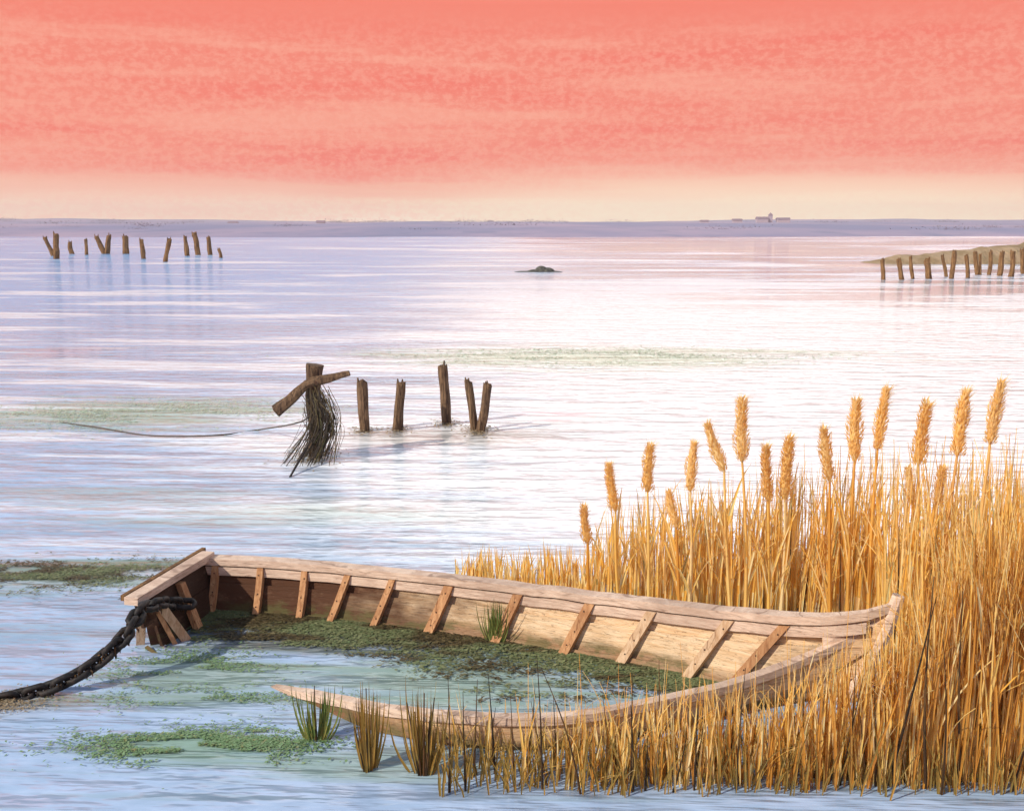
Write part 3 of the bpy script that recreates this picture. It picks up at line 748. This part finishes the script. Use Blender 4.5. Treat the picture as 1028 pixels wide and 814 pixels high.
# ------------------------------------------------------------------ reeds
def curve_pts(base, tip, bow_, n):
    base, tip = V(base), V(tip); d = tip-base; s = V((d.z, 0, -d.x)).normalized()
    return [base+d*t+s*bow_*sin(t*pi)*.5 for t in [i/n for i in range(n+1)]]
def head_mesh(mb, p0, p1, rad, seed, n=330):
    rnd = random.Random(seed); p0, p1 = V(p0), V(p1); ax = p1-p0; L_ = ax.length; d = ax.normalized()
    u = d.cross(V((0, 1, 0))).normalized(); v_ = d.cross(u)
    core = [p0+ax*t+u*sin(t*3)*rad*.15 for t in (0, .12, .3, .5, .7, .88, 1)]
    mb.tube(core, [rad*.15, rad*.48, rad*.56, rad*.52, rad*.5, rad*.38, rad*.1], 7)
    for i in range(280):                     # loose silky hairs
        t = rnd.random()**.8; a = rnd.uniform(0, 6.283); o_ = u*cos(a)+v_*sin(a); c = p0+ax*t+u*sin(t*3)*rad*.15+o_*rad*.3
        g = (d*rnd.uniform(.7, 1.2)+o_*rnd.uniform(.2, .9)+V((.25, 0, -.1))).normalized(); l_ = L_*rnd.uniform(.14, .26); sd_ = g.cross(o_).normalized()*l_*.035
        mb.face(c-sd_, c+sd_, c+g*l_+V((0, 0, -l_*.12)))
    for i in range(n):
        t = (i+.5)/n; a = i*2.39996+rnd.uniform(-.3, .3); r_ = rad*(.62+.5*sin(min(1, t*1.1+.06)*pi)**.6)*(1-(.18+.14*sin(seed*1.7))*t)*(1+.28*sin(t*9+seed))
        o_ = u*cos(a)+v_*sin(a); c = p0+ax*t+u*sin(t*3)*rad*.15+o_*r_*.6
        g = (d*.75+o_*rnd.uniform(.25, .65)+V((0, 0, rnd.uniform(-.1, .1)))).normalized(); l_ = L_*rnd.uniform(.06, .11); w_ = l_*rnd.uniform(.12, .22)
        sd_ = g.cross(o_).normalized(); e_ = c+g*l_; m_ = c+g*l_*.45
        mb.face(c, m_+sd_*w_, e_, m_+o_*w_*.7); mb.face(c, m_+o_*w_*.7, e_, m_-sd_*w_)
def plumed(px, label, seed, thick=1.0, dark=False):
    (bx, by), (mx, my), (tx, ty), hr = px
    rnd = random.Random(seed); b_ = on(bx, by); Y = b_.y
    e = empty('plumed_reed', b_, label, 'reed', 'tall reeds with ripe heads')
    neck, tip = pt(mx, my, Y), pt(tx, ty, Y+rnd.uniform(-.06, .06))
    P_ = curve_pts(b_-V((0, 0, .1)), neck, rnd.uniform(-.04, .04), 8); r0 = .0085*thick
    q = MB(); q.tube(P_, [r0*(1-.5*i/8) for i in range(9)], 6); q.build('stem', m_reed, e)
    q = MB(); head_mesh(q, neck-(tip-neck)*.03, tip, hr*Y/F*.90, seed); q.build('seed_head', m_head if not dark else m_olive, e, merge=False)
    for k in range(rnd.choice((3, 4, 5))):
        t0 = rnd.uniform(.12, .68); s0 = P_[int(t0*8)]; a = rnd.choice((-1, 1))*rnd.uniform(.1, .8); l_ = rnd.uniform(.35, .65)
        dirv = V((a*.30, rnd.uniform(-.25, .25), 1)).normalized(); pts = [s0+dirv*l_*t+V((a*.10*t*t, 0, -.10*t*t*t)) for t in (0, .2, .4, .6, .8, 1)]
        q = MB(); q.blade(pts, rnd.uniform(.007, .012), V((.9, rnd.uniform(-.5, .5), .1))); q.build('leaf', m_reed, e, merge=False)
PL = [(((592, 612), (590, 545), (586, 508), 7), 'short reed with a small pointed head, leftmost of the tall plumed reeds'),
      (((624, 614), (618, 512), (611, 466), 8.5), 'reed with a bent-left plump head, second of the tall plumed reeds from the left'),
      (((651, 616), (650, 492), (653, 447), 8.5), 'upright thick reed whose blunt head stands left of the lowest head'),
      (((684, 618), (679, 528), (671, 493), 8), 'reed with the lowest head, tucked between two blunt-headed tall ones'),
      (((690, 620), (693, 492), (697, 445), 8.5), 'reed with a blunt ragged head just left of the sharply drooping one'),
      (((735, 620), (727, 472), (710, 426), 8.5), 'reed whose head droops sharply to the left beside the tall straight one'),
      (((748, 624), (745, 462), (745, 401), 9.5), 'tall straight reed with a long thick head, highest left of the gap'),
      (((772, 624), (771, 502), (769, 449), 7), 'reed with a narrow spindle head right of the long thick-headed one'),
      (((782, 624), (788, 500), (793, 440), 9), 'reed with a long feathery head leaning right, next to the spindle head'),
      (((834, 628), (833, 482), (827, 431), 9), 'reed with a lumpy head lower than the two dark-tipped ones to its right'),
      (((850, 632), (858, 462), (860, 402), 10), 'reed with a broad brown hatched head, left of the slim dark-tipped one'),
      (((872, 634), (881, 450), (890, 391), 7.5), 'reed with a slim dark-tipped head leaning right'),
      (((918, 660), (916, 505), (912, 470), 7), 'low-headed reed close left of the pale round-topped one on the right'),
      (((914, 650), (922, 465), (931, 405), 9.5), 'reed with a pale round-topped head above and right of a low head'),
      (((935, 662), (941, 506), (947, 469), 7.5), 'reed with a small orange drop-shaped head below the pale round one'),
      (((938, 664), (961, 456), (970, 393), 10), 'very tall reed with a thick double-curved head, second from the right edge'),
      (((962, 672), (994, 444), (1006, 384), 9.5), 'tallest reed, with a flat-topped yellow head nearest the right edge')]
for i, (px, lb) in enumerate(PL): plumed(px, lb, 100+i, 1.5)

# plain reed stalks: a few kinds with stem and leaves, then copies
def stalk_proto(h, nl, mat, seed, name, label, cat, group, r=.006):
    rnd = random.Random(seed); e = empty(name, (0, 0, 0), label, cat, group)
    P_ = curve_pts((0, 0, -.08), (rnd.uniform(-.06, .06)*h, rnd.uniform(-.05, .05), h), rnd.uniform(-.08, .08)*h, 7)
    q = MB(); q.tube(P_, [r*(1-.8*i/7) for i in range(8)], 5); q.build('stem', mat, e)
    for k in range(nl):
        t0 = rnd.uniform(.08, .6); s0 = P_[int(t0*7)]; a = rnd.uniform(0, 6.283); l_ = h*rnd.uniform(.35, .65)
        dv = V((cos(a)*.25, sin(a)*.25, 1)).normalized(); pts = [s0+dv*l_*t+V((cos(a), sin(a), -.5))*.12*h*t**2.2 for t in (0, .2, .4, .6, .8, 1)]
        q = MB(); q.blade(pts, rnd.uniform(.006, .010), V((-sin(a)+.3, cos(a), 0))); q.build('leaf', mat, e, merge=False)
    return e
HB, HF = 'bare golden reed stalks behind the boat', 'bare golden reed stalks in front of the boat'
LB, LF = 'bare golden reed stalk in the bed behind the boat', 'bare golden reed stalk in the bed in front of the boat'
protos = [stalk_proto(1.0, 2, m_reed, 200+i, 'reed_stalk', LB, 'reed', HB) for i in range(6)]
used = set()
def place(protos, loc, h, rz, lean, label, group, rnd):
    i = rnd.randrange(len(protos)); o = protos[i]
    if i in used and o.get('placed'): o = copy_tree(protos[i])
    else: used.add(i)
    o['placed'] = 1
    o.location = loc; o.rotation_euler = (lean[1], lean[0], rz); o.scale = (1, 1, h) if False else (max(.55, h), max(.55, h), h); o['label'] = label; o['group'] = group
    return o
def far_base(x, rnd):                       # the bed behind the boat: just beyond its high side, wider to the right
    y0 = 592+(x-460)*.085 if x < 880 else 628
    y = y0-rnd.random()**1.3*22 if x < 880 else 612+rnd.random()*70
    return on(x, y)
def top_y(x, rnd):                          # how high the plain stalks reach
    import bisect
    K = [(455, 555), (540, 545), (580, 546), (600, 505), (640, 480), (700, 474), (760, 454), (800, 452), (850, 436), (900, 435), (950, 432), (1000, 435), (1040, 430)]
    for (a, ya), (b_, yb) in zip(K, K[1:]):
        if a <= x <= b_: return ya+(yb-ya)*(x-a)/(b_-a)
    return K[-1][1]
rnd = random.Random(5)
for i in range(110):
    x = 596+(1060-596)*(i+rnd.random())/110; g = far_base(x, rnd); h = pt(x, top_y(x, rnd)+rnd.uniform(-8, 60), g.y).z
    place(protos, g, h, rnd.uniform(0, 6.28), (rnd.gauss(.03, .05), rnd.gauss(0, .04)), LB, HB, rnd)
def front_base(x, rnd):
    w_ = 9*noise.noise(V((x*.018, 1, 1)))+8*noise.noise(V((x*.07, 3, 1)))
    return on(x, rnd.uniform(746, 791+w_) if x > 520 else rnd.uniform(744, 774+w_))
def front_top(x):
    K = [(420, 712), (500, 712), (600, 702), (700, 690), (800, 672), (865, 640), (895, 610), (925, 545), (965, 500), (1060, 475)]
    for (a, ya), (b_, yb) in zip(K, K[1:]):
        if a <= x <= b_: return ya+(yb-ya)*(x-a)/(b_-a)
    return K[-1][1]
for i in range(120):
    x = 430+(1065-430)*((i+rnd.random())/120)**.8; g = front_base(x, rnd); h = pt(x, front_top(x)+rnd.uniform(-50, 70), g.y).z
    place(protos, g, max(.12, h), rnd.uniform(0, 6.28), (rnd.gauss(.02, .06), rnd.gauss(0, .04)), LF, HF, rnd)
# dark broken stalks
DB, DF = 'dark dead stalks behind the boat', 'dark dead stalks in front of the boat'
dlb, dlf = 'thin blackened dead stalk among the golden reeds behind the boat', 'thin blackened dead stalk among the golden reeds in front of the boat'
dp = [stalk_proto(1.0, 0, m_dark, 300+i, 'dead_stalk', dlb, 'reed', DB, .0095) for i in range(4)]
used.clear()
for i in range(22):
    x = 640+(1025-640)*(i+rnd.random())/22; g = far_base(x, rnd); h = pt(x, rnd.uniform(490, 575), g.y).z
    place(dp, g, h, rnd.uniform(0, 6.28), (rnd.gauss(.02, .07), 0), dlb, DB, rnd)
for i in range(46):
    x = 448+(1020-448)*(i+rnd.random())/46; g = on(x, rnd.uniform(764, 797)); h = pt(x, rnd.uniform(655, 740) if x < 850 else rnd.uniform(560, 720), g.y).z
    place(dp, g, max(.06, h), rnd.uniform(0, 6.28), (rnd.gauss(.02, .09), 0), dlf, DF, rnd)
# the rest of the bed, past counting
def bed(name, n, basef, topf, jit, label, seed, wd=(.004, .009), lean=.05, xr=(590, 1075), pw=1.0, mat=None):
    rnd = random.Random(seed); mb = MB()
    for i in range(n):
        x = xr[0]+(xr[1]-xr[0])*rnd.random()**pw; g = basef(x, rnd); h = pt(x, topf(x)+rnd.uniform(*jit), g.y).z
        if h < .05: continue
        a = rnd.gauss(.02, lean); c = rnd.gauss(0, .06); k_ = rnd.choice((-1, 1))*rnd.uniform(.25, .6) if rnd.random() < .16 else 0
        pts = [g+V((a*h*t+c*h*t*t+k_*h*max(0, t-.45)**1.6, rnd.uniform(-.005, .005), h*t-abs(k_)*h*1.6*max(0, t-.55)**1.7-.03*(t == 0))) for t in (0, .2, .4, .55, .7, .85, 1)]
        mb.blade(pts, rnd.uniform(*wd), V((1, rnd.uniform(-.6, .6), 0)))
    c0 = on((xr[0]+min(xr[1], 1028))/2, 620)
    o = recentre(mb.build(name, mat or m_reed, merge=False), (c0.x, c0.y, 0)); return tag(o, label, 'reed bed', kind='stuff')
bed('reed_bed', 1500, far_base, lambda x: top_y(x, None), (5, 110), 'dense golden reed bed behind the boat', 11, wd=(.005, .012), lean=.035)
bed('reed_bed', 1250, front_base, front_top, (-15, 100), 'loose golden reed bed in front of the boat', 12, wd=(.003, .008), xr=(430, 1075), pw=.62, lean=.09)
m_rust = make_reed_mat('rusty_reed', [(0, (.52, .22, .035)), (.4, (.62, .30, .05)), (.75, (.40, .16, .03)), (1, (.72, .42, .10))], .3)
bed('reed_bed', 900, lambda x, r_: on(x, r_.uniform(742, 794+6*noise.noise(V((x*.04, 6, 1))))), lambda x: front_top(x)+8, (0, 75), 'rust-brown lower stalks thick among the front reeds', 15, wd=(.003, .008), xr=(560, 1075), pw=.7, lean=.08, mat=m_rust)
bed('reed_bed', 700, lambda x, r_: on(x, r_.uniform(765, 799+8*noise.noise(V((x*.05, 1, 1))))), lambda x: 735, (-15, 45), 'short olive shoots along the water edge of the front reeds', 14, wd=(.003, .007), xr=(440, 1075), lean=.22, mat=m_olive)
bed('reed_bed', 260, lambda x, r_: on(x, r_.uniform(583, 592)+(x-460)*.07), lambda x: 548, (-4, 40), 'short pale reed fringe behind the boat, left of the tall reeds', 13, xr=(455, 600))
# short reeds behind the boat
SH = [(470, 553), (484, 548), (497, 543), (512, 545), (528, 548), (546, 538), (557, 540), (569, 546), (580, 550)]
names = ['leftmost of the short row, thin and pale', 'short split-topped reed, second in the short row from its left end', 'short slender pointed reed, third in the short row from its left end',
         'short yellow spear-shaped reed, fourth in the short row from its left end', 'short grey-stemmed reed just left of the fattest short one', 'fattest bushy short reed, a yellow cone above the boat rail',
         'short reed hugging the right side of the fattest short one', 'short dark spike right of the fattest short reed', 'last short reed before the tall plumed ones begin']
for (x, ty), lb in zip(SH, names):
    g = on(x+4, 588+(x-460)*.07); rr = random.Random(x); q = MB(); t = pt(x, ty, g.y); nb = 13 if x == 546 else 6
    for k in range(nb):
        sp = (rr.gauss(0, .030 if x == 546 else .015)); tip = t+V((sp*1.2, rr.gauss(0, .02), -abs(sp)*2.2-rr.random()*.05)); b0 = g+V((sp*.4, rr.gauss(0, .01), -.03))
        q.blade(curve_pts(b0, tip, sp*.9, 5), rr.uniform(.008, .014), V((1, rr.uniform(-.5, .5), 0)))
    o = recentre(q.build('short_reed', m_reed, merge=False), g); tag(o, lb if 'row' in lb or 'reed' in lb else lb, 'reed', 'short reeds behind the boat')
# tufts
def tuft(x, by, ty, n, spread, mat, label, z=0., extra=None):
    g = on(x, by, z); rr = random.Random(x); H = pt(x, ty, g.y).z
    e = empty('marsh_tuft', g, label, 'tuft', 'small tufts by the boat'); q = MB()
    for k in range(n):
        a = rr.gauss(0, spread); h = H*rr.uniform(.5, 1); b0 = g+V((a*.25, rr.gauss(0, .015), -.03)); tip = g+V((a, rr.gauss(0, .04), h))
        q.blade(curve_pts(b0, tip, a*.35, 5), rr.uniform(.004, .008), V((1, rr.uniform(-.5, .5), 0)))
    q.build('blades', mat, e, merge=False)
    if extra:
        q = MB()
        for dx, h in extra: q.tube([g+V((dx*.25, -.02, -.02)), g+V((dx*.6, -.02, h*H*.5)), g+V((dx, -.02, h*H))], [.004, .004, .002], 5)
        q.build('dead_stem', m_dark, e)
tuft(318, 742, 686, 46, .055, m_green, 'green grass tuft with one black stem in front of the sunken gunwale', extra=[(.0, 1.0)])
tuft(370, 772, 684, 40, .035, m_olive, 'narrow brown-green tuft, middle of the three in front of the boat', extra=[(.0, .95), (-.05, .5)])
tuft(425, 776, 684, 46, .060, m_olive, 'fan-shaped brown tuft with several black stems in front of the boat', extra=[(-.06, .8), (-.03, .7), (.01, .9), (.05, .85), (.03, .6)])
tuft(497, 644, 600, 44, .045, m_green, 'green grass tuft growing inside the boat against the pale planks')
print('objects', len(bpy.data.objects))
